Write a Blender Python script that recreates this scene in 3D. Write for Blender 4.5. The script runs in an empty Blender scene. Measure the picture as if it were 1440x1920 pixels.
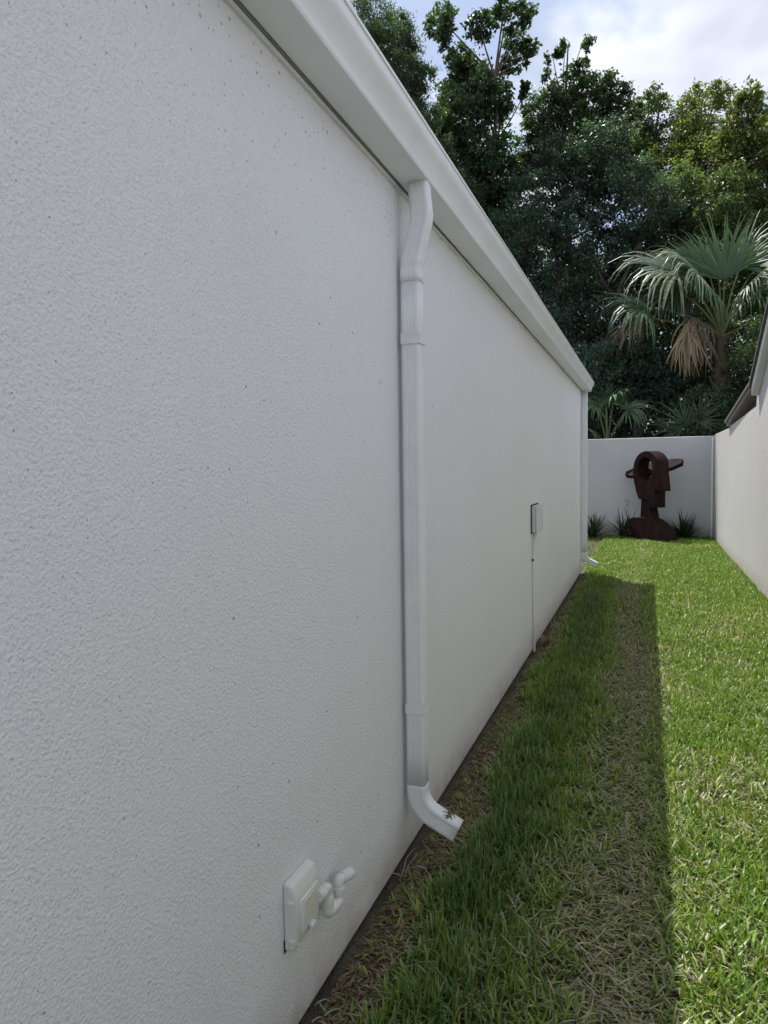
import bpy, bmesh, math, random
import numpy as np
from mathutils import Vector, Matrix

R = math.radians
scene = bpy.context.scene
C = scene.collection

# ------------------------------------------------------------------ camera
YAW, PITCH, ROLL, EYE = 0.3559, -0.0605, -0.0148, 1.55
def cam_basis():
    cy, sy, cp, sp = math.cos(YAW), math.sin(YAW), math.cos(PITCH), math.sin(PITCH)
    f = Vector((-sy * cp, cy * cp, sp)); r = Vector((cy, sy, 0)); u = r.cross(f)
    c, s = math.cos(ROLL), math.sin(ROLL)
    return c * r + s * u, -s * r + c * u, f
cr, cu, cf = cam_basis()
cd = bpy.data.cameras.new("camera"); cam = bpy.data.objects.new("camera", cd); C.objects.link(cam)
cd.sensor_width = 36.0; cd.sensor_fit = 'AUTO'; cd.lens = 36.0 * 1331 / 1920
cd.clip_start = 0.05; cd.clip_end = 3000
m = Matrix.Identity(4)
for i in range(3):
    m[i][0], m[i][1], m[i][2] = cr[i], cu[i], -cf[i]
m[2][3] = EYE
cam.matrix_world = m
scene.camera = cam

# ------------------------------------------------------------------ sky, sun, exposure
SUN = Vector((-0.825, 1.05, 2.737)).normalized()       # towards the sun
world = bpy.data.worlds.new("World"); scene.world = world; world.use_nodes = True
wn, wl = world.node_tree.nodes, world.node_tree.links
wn.clear()
def W(t, **k):
    n = wn.new(t)
    for a, b in k.items(): setattr(n, a, b)
    return n
sky = W('ShaderNodeTexSky', sky_type='NISHITA', sun_disc=False, sun_elevation=math.asin(SUN.z),
        sun_rotation=math.atan2(SUN.x, SUN.y), air_density=1.0, dust_density=1.5, ozone_density=1.0)
tc = W('ShaderNodeTexCoord'); sep = W('ShaderNodeSeparateXYZ'); wl.new(tc.outputs['Generated'], sep.inputs[0])
mx = W('ShaderNodeMath', operation='MAXIMUM'); wl.new(sep.outputs['Z'], mx.inputs[0]); mx.inputs[1].default_value = 0.0
ad = W('ShaderNodeMath', operation='ADD'); wl.new(mx.outputs[0], ad.inputs[0]); ad.inputs[1].default_value = 0.25
dx = W('ShaderNodeMath', operation='DIVIDE'); wl.new(sep.outputs['X'], dx.inputs[0]); wl.new(ad.outputs[0], dx.inputs[1])
dy = W('ShaderNodeMath', operation='DIVIDE'); wl.new(sep.outputs['Y'], dy.inputs[0]); wl.new(ad.outputs[0], dy.inputs[1])
cb = W('ShaderNodeCombineXYZ'); wl.new(dx.outputs[0], cb.inputs[0]); wl.new(dy.outputs[0], cb.inputs[1]); cb.inputs[2].default_value = 3.7
n1 = W('ShaderNodeTexNoise'); wl.new(cb.outputs[0], n1.inputs['Vector'])
n1.inputs['Scale'].default_value = 2.6; n1.inputs['Detail'].default_value = 5; n1.inputs['Roughness'].default_value = 0.55
n1.inputs['Distortion'].default_value = 0.15
rp = W('ShaderNodeValToRGB'); wl.new(n1.outputs['Fac'], rp.inputs[0])
rp.color_ramp.elements[0].position = 0.40; rp.color_ramp.elements[0].color = (0.12, 0.12, 0.12, 1)
rp.color_ramp.elements[1].position = 0.52; rp.color_ramp.elements[1].color = (1, 1, 1, 1)
n2 = W('ShaderNodeTexNoise'); wl.new(cb.outputs[0], n2.inputs['Vector'])
n2.inputs['Scale'].default_value = 3.3; n2.inputs['Detail'].default_value = 3
rc = W('ShaderNodeValToRGB'); wl.new(n2.outputs['Fac'], rc.inputs[0])
rc.color_ramp.elements[0].position = 0.42; rc.color_ramp.elements[0].color = (4.9, 5.2, 6.0, 1)
rc.color_ramp.elements[1].position = 0.58; rc.color_ramp.elements[1].color = (7.1, 7.35, 8.0, 1)
mixw = W('ShaderNodeMix', data_type='RGBA'); wl.new(rp.outputs[0], mixw.inputs[0])
wl.new(sky.outputs[0], mixw.inputs[6]); wl.new(rc.outputs[0], mixw.inputs[7])
bg = W('ShaderNodeBackground'); wl.new(mixw.outputs[2], bg.inputs[0]); bg.inputs[1].default_value = 0.1
wo = W('ShaderNodeOutputWorld'); wl.new(bg.outputs[0], wo.inputs[0])

sl = bpy.data.lights.new("sun", 'SUN'); sl.energy = 3.7; sl.angle = R(0.5); sl.color = (1.0, 0.965, 0.91)
so = bpy.data.objects.new("sun", sl); C.objects.link(so)
so.rotation_euler = (-SUN).to_track_quat('-Z', 'Y').to_euler(); so.location = (-8, 12, 26)

vs = scene.view_settings
scene.display_settings.display_device = 'sRGB'
vs.view_transform = 'Standard'; vs.look = 'None'; vs.exposure = 0.64; vs.gamma = 1.0; vs.use_curve_mapping = False
scene.cycles.use_denoising = True
scene.cycles.max_bounces = 6; scene.cycles.diffuse_bounces = 4; scene.cycles.transmission_bounces = 3

# ------------------------------------------------------------------ helpers
def tag(o, label=None, cat=None, group=None, kind=None):
    if label: o["label"] = label
    if cat: o["category"] = cat
    if group: o["group"] = group
    if kind: o["kind"] = kind
    return o

def empty(name, loc=(0, 0, 0)):
    o = bpy.data.objects.new(name, None); C.objects.link(o); o.location = loc
    o.empty_display_size = 0.1
    return o

def link_mesh(name, me, mat, parent=None):
    o = bpy.data.objects.new(name, me); C.objects.link(o)
    if mat is not None: me.materials.append(mat)
    if parent is not None:
        o.parent = parent
        o.matrix_parent_inverse = Matrix.Translation(-parent.location)
    return o

def mesh_obj(name, V, F, mat, parent=None, smooth=False):
    me = bpy.data.meshes.new(name); me.from_pydata([tuple(v) for v in V], [], [tuple(f) for f in F]); me.update()
    if smooth: me.polygons.foreach_set('use_smooth', [True] * len(me.polygons))
    return link_mesh(name, me, mat, parent)

def tri_obj(name, V, T, mat, parent=None, col=None, smooth=True):
    """numpy vertices / triangles, optional per-vertex colour"""
    V = np.asarray(V, np.float32); T = np.asarray(T, np.int32)
    me = bpy.data.meshes.new(name)
    me.vertices.add(len(V)); me.vertices.foreach_set('co', V.ravel())
    me.loops.add(T.size); me.loops.foreach_set('vertex_index', T.ravel())
    me.polygons.add(len(T)); me.polygons.foreach_set('loop_start', np.arange(0, T.size, 3, dtype=np.int32))
    try: me.polygons.foreach_set('loop_total', np.full(len(T), 3, np.int32))
    except Exception: pass
    me.polygons.foreach_set('use_smooth', np.full(len(T), smooth))
    if col is not None:
        a = me.attributes.new('tint', 'FLOAT_COLOR', 'POINT')
        cc = np.ones((len(V), 4), np.float32); cc[:, :3] = col
        a.data.foreach_set('color', cc.ravel())
    me.update(calc_edges=True); me.validate()
    return link_mesh(name, me, mat, parent)

class MB:
    def __init__(s): s.V = []; s.F = []
    def add(s, V, F):
        b = len(s.V); s.V += [tuple(v) for v in V]; s.F += [tuple(i + b for i in f) for f in F]; return s
    def box(s, x0, x1, y0, y1, z0, z1):
        V = [(x, y, z) for x in (x0, x1) for y in (y0, y1) for z in (z0, z1)]
        return s.add(V, [(0, 1, 3, 2), (4, 6, 7, 5), (0, 4, 5, 1), (2, 3, 7, 6), (0, 2, 6, 4), (1, 5, 7, 3)])
    def prism(s, poly, axis, a, b):
        """closed 2D polygon extruded along an axis: poly in the other two coordinates in order"""
        n = len(poly)
        def P(p, t):
            return {'x': (t, p[0], p[1]), 'y': (p[0], t, p[1]), 'z': (p[0], p[1], t)}[axis]
        V = [P(p, a) for p in poly] + [P(p, b) for p in poly]
        F = [tuple(range(n)), tuple(range(2 * n - 1, n - 1, -1))] + [(i, i + n, (i + 1) % n + n, (i + 1) % n) for i in range(n)]
        return s.add(V, F)
    def tube(s, pts, rad, n=10, cap=True):
        pts = [Vector(p) for p in pts]; k = len(pts)
        if not hasattr(rad, '__len__'): rad = [rad] * k
        base = len(s.V); up = None
        for i, p in enumerate(pts):
            t = (pts[min(i + 1, k - 1)] - pts[max(i - 1, 0)]).normalized()
            if up is None:
                up = Vector((0, 0, 1)) if abs(t.z) < .9 else Vector((1, 0, 0))
            a = t.cross(up)
            if a.length < 1e-5: a = t.cross(Vector((1, .3, .2)))
            a.normalize(); b = a.cross(t).normalized(); up = b
            for j in range(n):
                q = 2 * math.pi * j / n
                s.V.append(tuple(p + (a * math.cos(q) + b * math.sin(q)) * rad[i]))
        for i in range(k - 1):
            for j in range(n):
                j2 = (j + 1) % n
                s.F.append((base + i * n + j, base + i * n + j2, base + (i + 1) * n + j2, base + (i + 1) * n + j))
        if cap:
            s.F.append(tuple(base + j for j in range(n - 1, -1, -1)))
            s.F.append(tuple(base + (k - 1) * n + j for j in range(n)))
        return s
    def build(s, name, mat, parent=None, smooth=False, bevel=0, seg=2):
        me = bpy.data.meshes.new(name); me.from_pydata(s.V, [], s.F); me.update()
        bm = bmesh.new(); bm.from_mesh(me); bmesh.ops.recalc_face_normals(bm, faces=bm.faces); bm.to_mesh(me); bm.free()
        o = link_mesh(name, me, mat, parent)
        if bevel:
            b = o.modifiers.new('bevel', 'BEVEL'); b.width = bevel; b.segments = seg; b.limit_method = 'ANGLE'; b.angle_limit = R(35)
            smooth = True
        if smooth:
            me.polygons.foreach_set('use_smooth', [True] * len(me.polygons))
            if not bevel:
                pass
            try:
                me.set_sharp_from_angle(angle=R(40))
            except Exception: pass
        return o

def bez(p0, p1, p2, n=8):
    p0, p1, p2 = Vector(p0), Vector(p1), Vector(p2)
    return [p0 * (1 - t) ** 2 + p1 * 2 * t * (1 - t) + p2 * t * t for t in [i / n for i in range(n + 1)]]

# numpy value noise
def vnoise(x, y, seed=0):
    xi = np.floor(x).astype(np.int64); yi = np.floor(y).astype(np.int64)
    fx = x - xi; fy = y - yi; fx = fx * fx * (3 - 2 * fx); fy = fy * fy * (3 - 2 * fy)
    def h(a, b):
        n = (a * 374761393 + b * 668265263 + seed * 1442695041) & 0x7fffffff
        n = ((n ^ (n >> 13)) * 1274126177) & 0x7fffffff
        return ((n ^ (n >> 16)) & 0xffff) / 65535.0
    return (h(xi, yi) * (1 - fx) + h(xi + 1, yi) * fx) * (1 - fy) + (h(xi, yi + 1) * (1 - fx) + h(xi + 1, yi + 1) * fx) * fy
def sstep(a, b, x):
    t = np.clip((x - a) / (b - a), 0, 1); return t * t * (3 - 2 * t)

# ------------------------------------------------------------------ materials
def new_mat(name):
    mt = bpy.data.materials.new(name); mt.use_nodes = True
    nt = mt.node_tree; nt.nodes.clear()
    out = nt.nodes.new('ShaderNodeOutputMaterial'); p = nt.nodes.new('ShaderNodeBsdfPrincipled')
    nt.links.new(p.outputs[0], out.inputs[0])
    return mt, nt, p, out
def N(nt, t, **k):
    n = nt.nodes.new(t)
    for a, b in k.items():
        if a.startswith('i_'):
            n.inputs[a[2:].replace('_', ' ')].default_value = b
        else: setattr(n, a, b)
    return n
def ramp(nt, src, stops):
    r = nt.nodes.new('ShaderNodeValToRGB'); nt.links.new(src, r.inputs[0])
    e = r.color_ramp.elements
    while len(e) < len(stops): e.new(0.5)
    for k, (p, c) in enumerate(stops):
        e[k].position = p; e[k].color = (c, c, c, 1) if not hasattr(c, '__len__') else (*c, 1)
    return r.outputs[0]
def mixc(nt, fac, a, b, mode='MIX'):
    n = nt.nodes.new('ShaderNodeMix'); n.data_type = 'RGBA'; n.blend_type = mode
    for k, v in ((0, fac), (6, a), (7, b)):
        if hasattr(v, 'links') or hasattr(v, 'is_linked'): nt.links.new(v, n.inputs[k])
        elif k == 0: n.inputs[0].default_value = v
        else: n.inputs[k].default_value = (*v, 1)
    return n.outputs[2]

def stucco(name, col, stain, grain=105.0, strength=0.55, specks=True, dirt_z=None, dist=0.006, pit_shade=0.35):
    mt, nt, p, out = new_mat(name)
    tcn = N(nt, 'ShaderNodeTexCoord'); co = tcn.outputs['Object']
    # coarse blotches
    a = N(nt, 'ShaderNodeTexNoise', i_Scale=0.9, i_Detail=5.0); nt.links.new(co, a.inputs['Vector'])
    c1 = mixc(nt, ramp(nt, a.outputs['Fac'], [(0.35, 0.0), (0.7, 1.0)]), col, stain)
    # streaks running down
    mp = N(nt, 'ShaderNodeMapping'); mp.inputs['Scale'].default_value = (3, 3, 0.22); nt.links.new(co, mp.inputs['Vector'])
    b = N(nt, 'ShaderNodeTexNoise', i_Scale=3.0, i_Detail=4.0); nt.links.new(mp.outputs[0], b.inputs['Vector'])
    c2 = mixc(nt, ramp(nt, b.outputs['Fac'], [(0.5, 0.0), (0.78, 0.10)]), c1, tuple(x * 0.86 for x in col))
    # grain: noisy knobs, with shade painted into the colour of the pits
    g = N(nt, 'ShaderNodeTexNoise', i_Scale=grain, i_Detail=2.5, i_Roughness=0.68); nt.links.new(co, g.inputs['Vector'])
    mm = g
    c3 = mixc(nt, ramp(nt, mm.outputs[0], [(0.30, pit_shade), (0.44, 0.0)]), c2, tuple(x * 0.62 for x in col))
    if specks:
        sq = N(nt, 'ShaderNodeSeparateXYZ'); nt.links.new(co, sq.inputs[0]); pq = N(nt, 'ShaderNodeCombineXYZ')
        nt.links.new(sq.outputs[1], pq.inputs[0]); nt.links.new(sq.outputs[2], pq.inputs[1]); flat = pq.outputs[0]
        sv = N(nt, 'ShaderNodeTexVoronoi', voronoi_dimensions='2D', i_Scale=12.0); nt.links.new(flat, sv.inputs['Vector'])
        ns = N(nt, 'ShaderNodeTexNoise', i_Scale=230.0, i_Detail=2.0); nt.links.new(co, ns.inputs['Vector'])
        sx = N(nt, 'ShaderNodeSeparateColor'); nt.links.new(sv.outputs['Color'], sx.inputs[0])
        # size of the speck varies per cell
        sz = ramp(nt, sx.outputs[0], [(0.5, 0.0), (0.95, 0.045), (1.0, 0.11)])
        nn = N(nt, 'ShaderNodeMath', operation='MULTIPLY'); nt.links.new(ns.outputs['Fac'], nn.inputs[0]); nt.links.new(sz, nn.inputs[1])
        lt = N(nt, 'ShaderNodeMath', operation='LESS_THAN'); nt.links.new(sv.outputs['Distance'], lt.inputs[0]); nt.links.new(nn.outputs[0], lt.inputs[1])
        m3 = N(nt, 'ShaderNodeMath', operation='MULTIPLY'); nt.links.new(lt.outputs[0], m3.inputs[0]); m3.inputs[1].default_value = 0.65
        c3 = mixc(nt, m3.outputs[0], c3, (0.09, 0.09, 0.10))
        sv2 = N(nt, 'ShaderNodeTexVoronoi', voronoi_dimensions='2D', i_Scale=34.0); nt.links.new(flat, sv2.inputs['Vector'])
        sx2 = N(nt, 'ShaderNodeSeparateColor'); nt.links.new(sv2.outputs['Color'], sx2.inputs[0])
        # mildew grains thicker just under the gutter
        spz = N(nt, 'ShaderNodeSeparateXYZ'); nt.links.new(co, spz.inputs[0])
        zt = N(nt, 'ShaderNodeMapRange'); nt.links.new(spz.outputs['Z'], zt.inputs[0])
        zt.inputs[1].default_value = 2.2; zt.inputs[2].default_value = 2.62; zt.inputs[3].default_value = 0.085; zt.inputs[4].default_value = 0.22
        sm = N(nt, 'ShaderNodeMath', operation='MULTIPLY'); nt.links.new(sx2.outputs[0], sm.inputs[0]); nt.links.new(zt.outputs[0], sm.inputs[1])
        sn = N(nt, 'ShaderNodeMath', operation='MULTIPLY'); nt.links.new(sm.outputs[0], sn.inputs[0]); nt.links.new(sx2.outputs[1], sn.inputs[1])
        lt2 = N(nt, 'ShaderNodeMath', operation='LESS_THAN'); nt.links.new(sv2.outputs['Distance'], lt2.inputs[0]); nt.links.new(sn.outputs[0], lt2.inputs[1])
        m4 = N(nt, 'ShaderNodeMath', operation='MULTIPLY'); nt.links.new(lt2.outputs[0], m4.inputs[0]); m4.inputs[1].default_value = 0.55
        c3 = mixc(nt, m4.outputs[0], c3, (0.16, 0.16, 0.17))
    if dirt_z is not None:      # splash-back soil on the lowest courses
        spd = N(nt, 'ShaderNodeSeparateXYZ'); nt.links.new(co, spd.inputs[0])
        dn = N(nt, 'ShaderNodeTexNoise', i_Scale=9.0, i_Detail=6.0); nt.links.new(co, dn.inputs['Vector'])
        mr = N(nt, 'ShaderNodeMapRange'); nt.links.new(spd.outputs['Z'], mr.inputs[0])
        mr.inputs[1].default_value = 0.0; mr.inputs[2].default_value = dirt_z; mr.inputs[3].default_value = 1.0; mr.inputs[4].default_value = 0.0
        mu = N(nt, 'ShaderNodeMath', operation='MULTIPLY'); nt.links.new(mr.outputs[0], mu.inputs[0]); nt.links.new(dn.outputs['Fac'], mu.inputs[1])
        c3 = mixc(nt, mu.outputs[0], c3, (0.36, 0.30, 0.23))
    nt.links.new(c3, p.inputs['Base Color']); p.inputs['Roughness'].default_value = 0.85
    bp = N(nt, 'ShaderNodeBump', i_Strength=strength, i_Distance=dist); nt.links.new(mm.outputs[0], bp.inputs['Height'])
    nt.links.new(bp.outputs[0], p.inputs['Normal'])
    return mt

def paint(name, col, rough=0.4, var=0.06, scale=6.0, bump=0.0):
    mt, nt, p, out = new_mat(name)
    tcn = N(nt, 'ShaderNodeTexCoord')
    a = N(nt, 'ShaderNodeTexNoise', i_Scale=scale, i_Detail=6.0); nt.links.new(tcn.outputs['Object'], a.inputs['Vector'])
    c = mixc(nt, ramp(nt, a.outputs['Fac'], [(0.4, 0.0), (0.75, 1.0)]), col, tuple(x * (1 - 2.5 * var) for x in col))
    nt.links.new(c, p.inputs['Base Color']); p.inputs['Roughness'].default_value = rough
    if bump:
        b = N(nt, 'ShaderNodeTexNoise', i_Scale=scale * 12, i_Detail=4.0); nt.links.new(tcn.outputs['Object'], b.inputs['Vector'])
        bp = N(nt, 'ShaderNodeBump', i_Strength=bump, i_Distance=0.003); nt.links.new(b.outputs['Fac'], bp.inputs['Height'])
        nt.links.new(bp.outputs[0], p.inputs['Normal'])
    return mt

def leafmat(name, rough=0.5, trans=0.35, boost=1.5, spec=0.5):
    mt, nt, p, out = new_mat(name)
    a = N(nt, 'ShaderNodeAttribute', attribute_name='tint')
    nt.links.new(a.outputs['Color'], p.inputs['Base Color']); p.inputs['Roughness'].default_value = rough
    p.inputs['Specular IOR Level'].default_value = spec
    tr = N(nt, 'ShaderNodeBsdfTranslucent')
    cm = mixc(nt, 1.0, a.outputs['Color'], (boost, boost * 1.05, boost * 0.45), 'MULTIPLY')
    nt.links.new(cm, tr.inputs['Color'])
    ms = N(nt, 'ShaderNodeMixShader'); ms.inputs[0].default_value = trans
    nt.links.new(p.outputs[0], ms.inputs[1]); nt.links.new(tr.outputs[0], ms.inputs[2]); nt.links.new(ms.outputs[0], out.inputs[0])
    return mt

M_HOUSE = stucco('house stucco', (0.85, 0.848, 0.875), (0.83, 0.822, 0.835), grain=135, dirt_z=0.22, strength=0.9, dist=0.0072, pit_shade=0.26)
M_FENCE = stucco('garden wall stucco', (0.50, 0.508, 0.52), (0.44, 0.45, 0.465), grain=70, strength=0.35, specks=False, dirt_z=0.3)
M_NEIGH = stucco('neighbour stucco', (0.58, 0.572, 0.56), (0.54, 0.53, 0.515), grain=60, strength=1.0, specks=False, dirt_z=0.2, dist=0.014)
M_WHITE = paint('white gutter paint', (0.79, 0.80, 0.81), 0.38, 0.03, 4.0)
M_PIPE = paint('white pipe paint', (0.79, 0.80, 0.81), 0.42, 0.03, 9.0, 0.05)
M_PVC = paint('painted plastic', (0.73, 0.725, 0.70), 0.45, 0.04, 14.0, 0.08)
M_PANEL = paint('yellowed plastic', (0.66, 0.65, 0.57), 0.45, 0.04, 14.0)
M_DARK = paint('dark gap', (0.05, 0.05, 0.055), 0.8, 0.1, 20.0)
M_FOUND = paint('foundation concrete', (0.09, 0.085, 0.08), 0.9, 0.15, 15.0, 0.5)
M_SHING = paint('roof shingle', (0.10, 0.09, 0.085), 0.9, 0.15, 20.0, 0.6)
M_FASCIA = paint('weathered brown metal', (0.27, 0.245, 0.235), 0.5, 0.1, 9.0)
M_BROWN = paint('shade-darkened brown board', (0.045, 0.035, 0.032), 0.7, 0.1, 9.0)
M_TRIM = paint('pale trim', (0.70, 0.70, 0.69), 0.5, 0.05, 6.0)
M_GREYBOX = paint('grey box paint', (0.66, 0.67, 0.665), 0.5, 0.05, 10.0)
M_LEAF = leafmat('tree leaves', 0.42, 0.40, 1.9, 0.55)
M_PALM = leafmat('palm leaves', 0.43, 0.24, 1.3, 0.55)
M_GRASS = leafmat('grass blades', 0.42, 0.30, 1.2, 0.5)
M_STRAP = leafmat('strap leaves', 0.4, 0.15, 1.2)

def bark():
    mt, nt, p, out = new_mat('bark')
    tcn = N(nt, 'ShaderNodeTexCoord'); mp = N(nt, 'ShaderNodeMapping'); mp.inputs['Scale'].default_value = (6, 6, 1.2)
    nt.links.new(tcn.outputs['Object'], mp.inputs['Vector'])
    a = N(nt, 'ShaderNodeTexNoise', i_Scale=3.0, i_Detail=8.0); nt.links.new(mp.outputs[0], a.inputs['Vector'])
    nt.links.new(ramp(nt, a.outputs['Fac'], [(0.3, (0.06, 0.05, 0.042)), (0.7, (0.19, 0.165, 0.14))]), p.inputs['Base Color'])
    p.inputs['Roughness'].default_value = 0.9
    bp = N(nt, 'ShaderNodeBump', i_Strength=0.8, i_Distance=0.03); nt.links.new(a.outputs['Fac'], bp.inputs['Height']); nt.links.new(bp.outputs[0], p.inputs['Normal'])
    return mt
M_BARK = bark()

def rust():
    mt, nt, p, out = new_mat('weathered rusty steel')
    tcn = N(nt, 'ShaderNodeTexCoord'); mp = N(nt, 'ShaderNodeMapping'); mp.inputs['Scale'].default_value = (2, 2, 0.7)
    nt.links.new(tcn.outputs['Object'], mp.inputs['Vector'])
    a = N(nt, 'ShaderNodeTexNoise', i_Scale=3.5, i_Detail=9.0, i_Roughness=0.65); nt.links.new(mp.outputs[0], a.inputs['Vector'])
    nt.links.new(ramp(nt, a.outputs['Fac'], [(0.28, (0.006, 0.0035, 0.004)), (0.5, (0.017, 0.0068, 0.0065)), (0.75, (0.055, 0.018, 0.0115))]), p.inputs['Base Color'])
    p.inputs['Roughness'].default_value = 0.8; p.inputs['Specular IOR Level'].default_value = 0.2
    b = N(nt, 'ShaderNodeTexNoise', i_Scale=60.0, i_Detail=4.0); nt.links.new(tcn.outputs['Object'], b.inputs['Vector'])
    bp = N(nt, 'ShaderNodeBump', i_Strength=0.3, i_Distance=0.004); nt.links.new(b.outputs['Fac'], bp.inputs['Height']); nt.links.new(bp.outputs[0], p.inputs['Normal'])
    return mt
M_RUST = rust()

def soil():
    mt, nt, p, out = new_mat('soil and thatch')
    tcn = N(nt, 'ShaderNodeTexCoord'); co = tcn.outputs['Object']
    a = N(nt, 'ShaderNodeTexNoise', i_Scale=7.0, i_Detail=9.0, i_Roughness=0.65); nt.links.new(co, a.inputs['Vector'])
    b = N(nt, 'ShaderNodeTexNoise', i_Scale=140.0, i_Detail=4.0); nt.links.new(co, b.inputs['Vector'])
    c = ramp(nt, a.outputs['Fac'], [(0.3, (0.065, 0.052, 0.036)), (0.55, (0.14, 0.12, 0.075)), (0.75, (0.24, 0.20, 0.135))])
    c = mixc(nt, ramp(nt, b.outputs['Fac'], [(0.35, 0.7), (0.6, 0.0)]), c, (0.03, 0.026, 0.016))
    nt.links.new(c, p.inputs['Base Color']); p.inputs['Roughness'].default_value = 0.95
    bp = N(nt, 'ShaderNodeBump', i_Strength=0.9, i_Distance=0.02); nt.links.new(b.outputs['Fac'], bp.inputs['Height']); nt.links.new(bp.outputs[0], p.inputs['Normal'])
    return mt
M_SOIL = soil()

# ------------------------------------------------------------------ ground
GZ = -0.03
s = 900
g = mesh_obj('ground', [(-s, -s, GZ), (s, -s, GZ), (s, s, GZ), (-s, s, GZ)], [(0, 1, 2, 3)], M_SOIL)
tag(g, 'brown soil and thatch under the lawn', 'ground', kind='structure')

# ------------------------------------------------------------------ house
WX = -0.9054           # face of the long side wall
HY0, HY1 = -4.0, 10.75 # its ends
HX0 = -9.2
house = tag(empty('house', (WX, 3.4, 0)), 'long single-storey house with off-white stucco side wall and white gutter', 'house')
MB().box(HX0, WX, HY0, HY1, 0.0, 2.645).build('wall', M_HOUSE, house, bevel=0.006)
MB().box(HX0 + .045, WX - .045, HY0 + .045, HY1 - .045, GZ - .3, 0.02).build('foundation', M_FOUND, house)
# fascia and drip moulding behind the gutter
MB().box(WX - .2, WX + .018, HY0, HY1 + .02, 2.6462, 2.80).build('fascia', M_WHITE, house)
MB().box(WX - .01, WX + .011, HY0, HY1 + .012, 2.610, 2.622).box(WX - .01, WX + .006, HY0, HY1 + .008, 2.634, 2.6455).build('drip_moulding', M_TRIM, house)
MB().box(WX - .01, WX + .0035, HY0, HY1, 2.6222, 2.6338).build('joint', M_DARK, house)
# roof: hip
e0, e1, ex, zt = HY0 - .1, HY1 + .1, WX + .075, 2.80
cx = (HX0 + WX) / 2; hw = ex - cx; rz = zt + hw * 0.42
V = [(ex, e0, zt), (ex, e1, zt), (2 * cx - ex, e1, zt), (2 * cx - ex, e0, zt), (cx, e0 + hw, rz), (cx, e1 - hw, rz)]
V += [(x, y, z - .03) for x, y, z in V]
F = [(0, 1, 5, 4), (1, 2, 5), (2, 3, 4, 5), (3, 0, 4), (6, 10, 11, 7), (7, 11, 8), (8, 11, 10, 9), (9, 10, 6), (0, 6, 7, 1), (1, 7, 8, 2), (2, 8, 9, 3), (3, 9, 6, 0)]
mesh_obj('roof', V, F, M_SHING, house)
# K-style gutter, hollow
GB = 2.628      # gutter bottom
gx = WX + .019
prof = [(0, .118), (0, 0), (.108, 0), (.1115, .004), (.1115, .016), (.113, .024), (.117, .038), (.126, .058), (.137, .074), (.144, .084), (.147, .096), (.1475, .120), (.152, .122), (.153, .130), (.150, .134), (.140, .134)]
th = .0025
inner = []
for i, (a, b) in enumerate(prof):
    pa, pb = prof[max(i - 1, 0)], prof[min(i + 1, len(prof) - 1)]
    t = Vector((pb[0] - pa[0], pb[1] - pa[1])).normalized(); inner.append((a - t.y * th, b + t.x * th))
loop = prof + inner[::-1]
y0, y1 = HY0, HY1 + .06
ys = [y0 + (y1 - y0) * i / 40 for i in range(41)]
rng = random.Random(5)
V, F = [], []; n = len(loop)
for k, y in enumerate(ys):
    sag = .0012 * math.sin(k * .9) + rng.uniform(-.0006, .0006)
    V += [(gx + a, y, GB + b + sag) for a, b in loop]
for k in range(len(ys) - 1):
    for i in range(n):
        j = (i + 1) % n
        F.append((k * n + i, (k + 1) * n + i, (k + 1) * n + j, k * n + j))
go = mesh_obj('gutter', V, F, M_WHITE, house)
go.data.polygons.foreach_set('use_smooth', [True] * len(go.data.polygons)); go.data.set_sharp_from_angle(angle=R(45))
bmx = bmesh.new(); bmx.from_mesh(go.data); bmesh.ops.recalc_face_normals(bmx, faces=bmx.faces); bmx.to_mesh(go.data); bmx.free()
MB().prism([(gx + a, GB + b) for a, b in prof[:-2]], 'y', y1 + .0005, y1 + .004).build('gutter_end_cap', M_WHITE, go)

# ------------------------------------------------------------------ downspouts
def section(hx, hy, rib=.0019, r=.012):
    """rounded rectangle with corrugated sides, (a: away from the wall, b: along the wall)"""
    P = []
    def side(p, q, nrm, ribs):
        k = 24
        for i in range(k + 1):
            t = i / k; d = 0
            if ribs and .16 < t < .84:
                u = (t - .16) / .68 * ribs
                d = -rib * (0.5 - 0.5 * math.cos(2 * math.pi * u)) ** 2
            P.append((p[0] + (q[0] - p[0]) * t + nrm[0] * d, p[1] + (q[1] - p[1]) * t + nrm[1] * d))
    def arc(cxx, cyy, a0):
        for i in range(1, 4):
            a = a0 + math.pi / 2 * i / 4; P.append((cxx + r * math.cos(a), cyy + r * math.sin(a)))
    side((-hx + r, -hy), (hx - r, -hy), (0, -1), 4); arc(hx - r, -hy + r, -math.pi / 2)
    side((hx, -hy + r), (hx, hy - r), (1, 0), 3); arc(hx - r, hy - r, 0)
    side((hx - r, hy), (-hx + r, hy), (0, 1), 4); arc(-hx + r, hy - r, math.pi / 2)
    side((-hx, hy - r), (-hx, -hy + r), (-1, 0), 0); arc(-hx + r, -hy + r, math.pi)
    return P
SEC = section(.038, .033)

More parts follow.
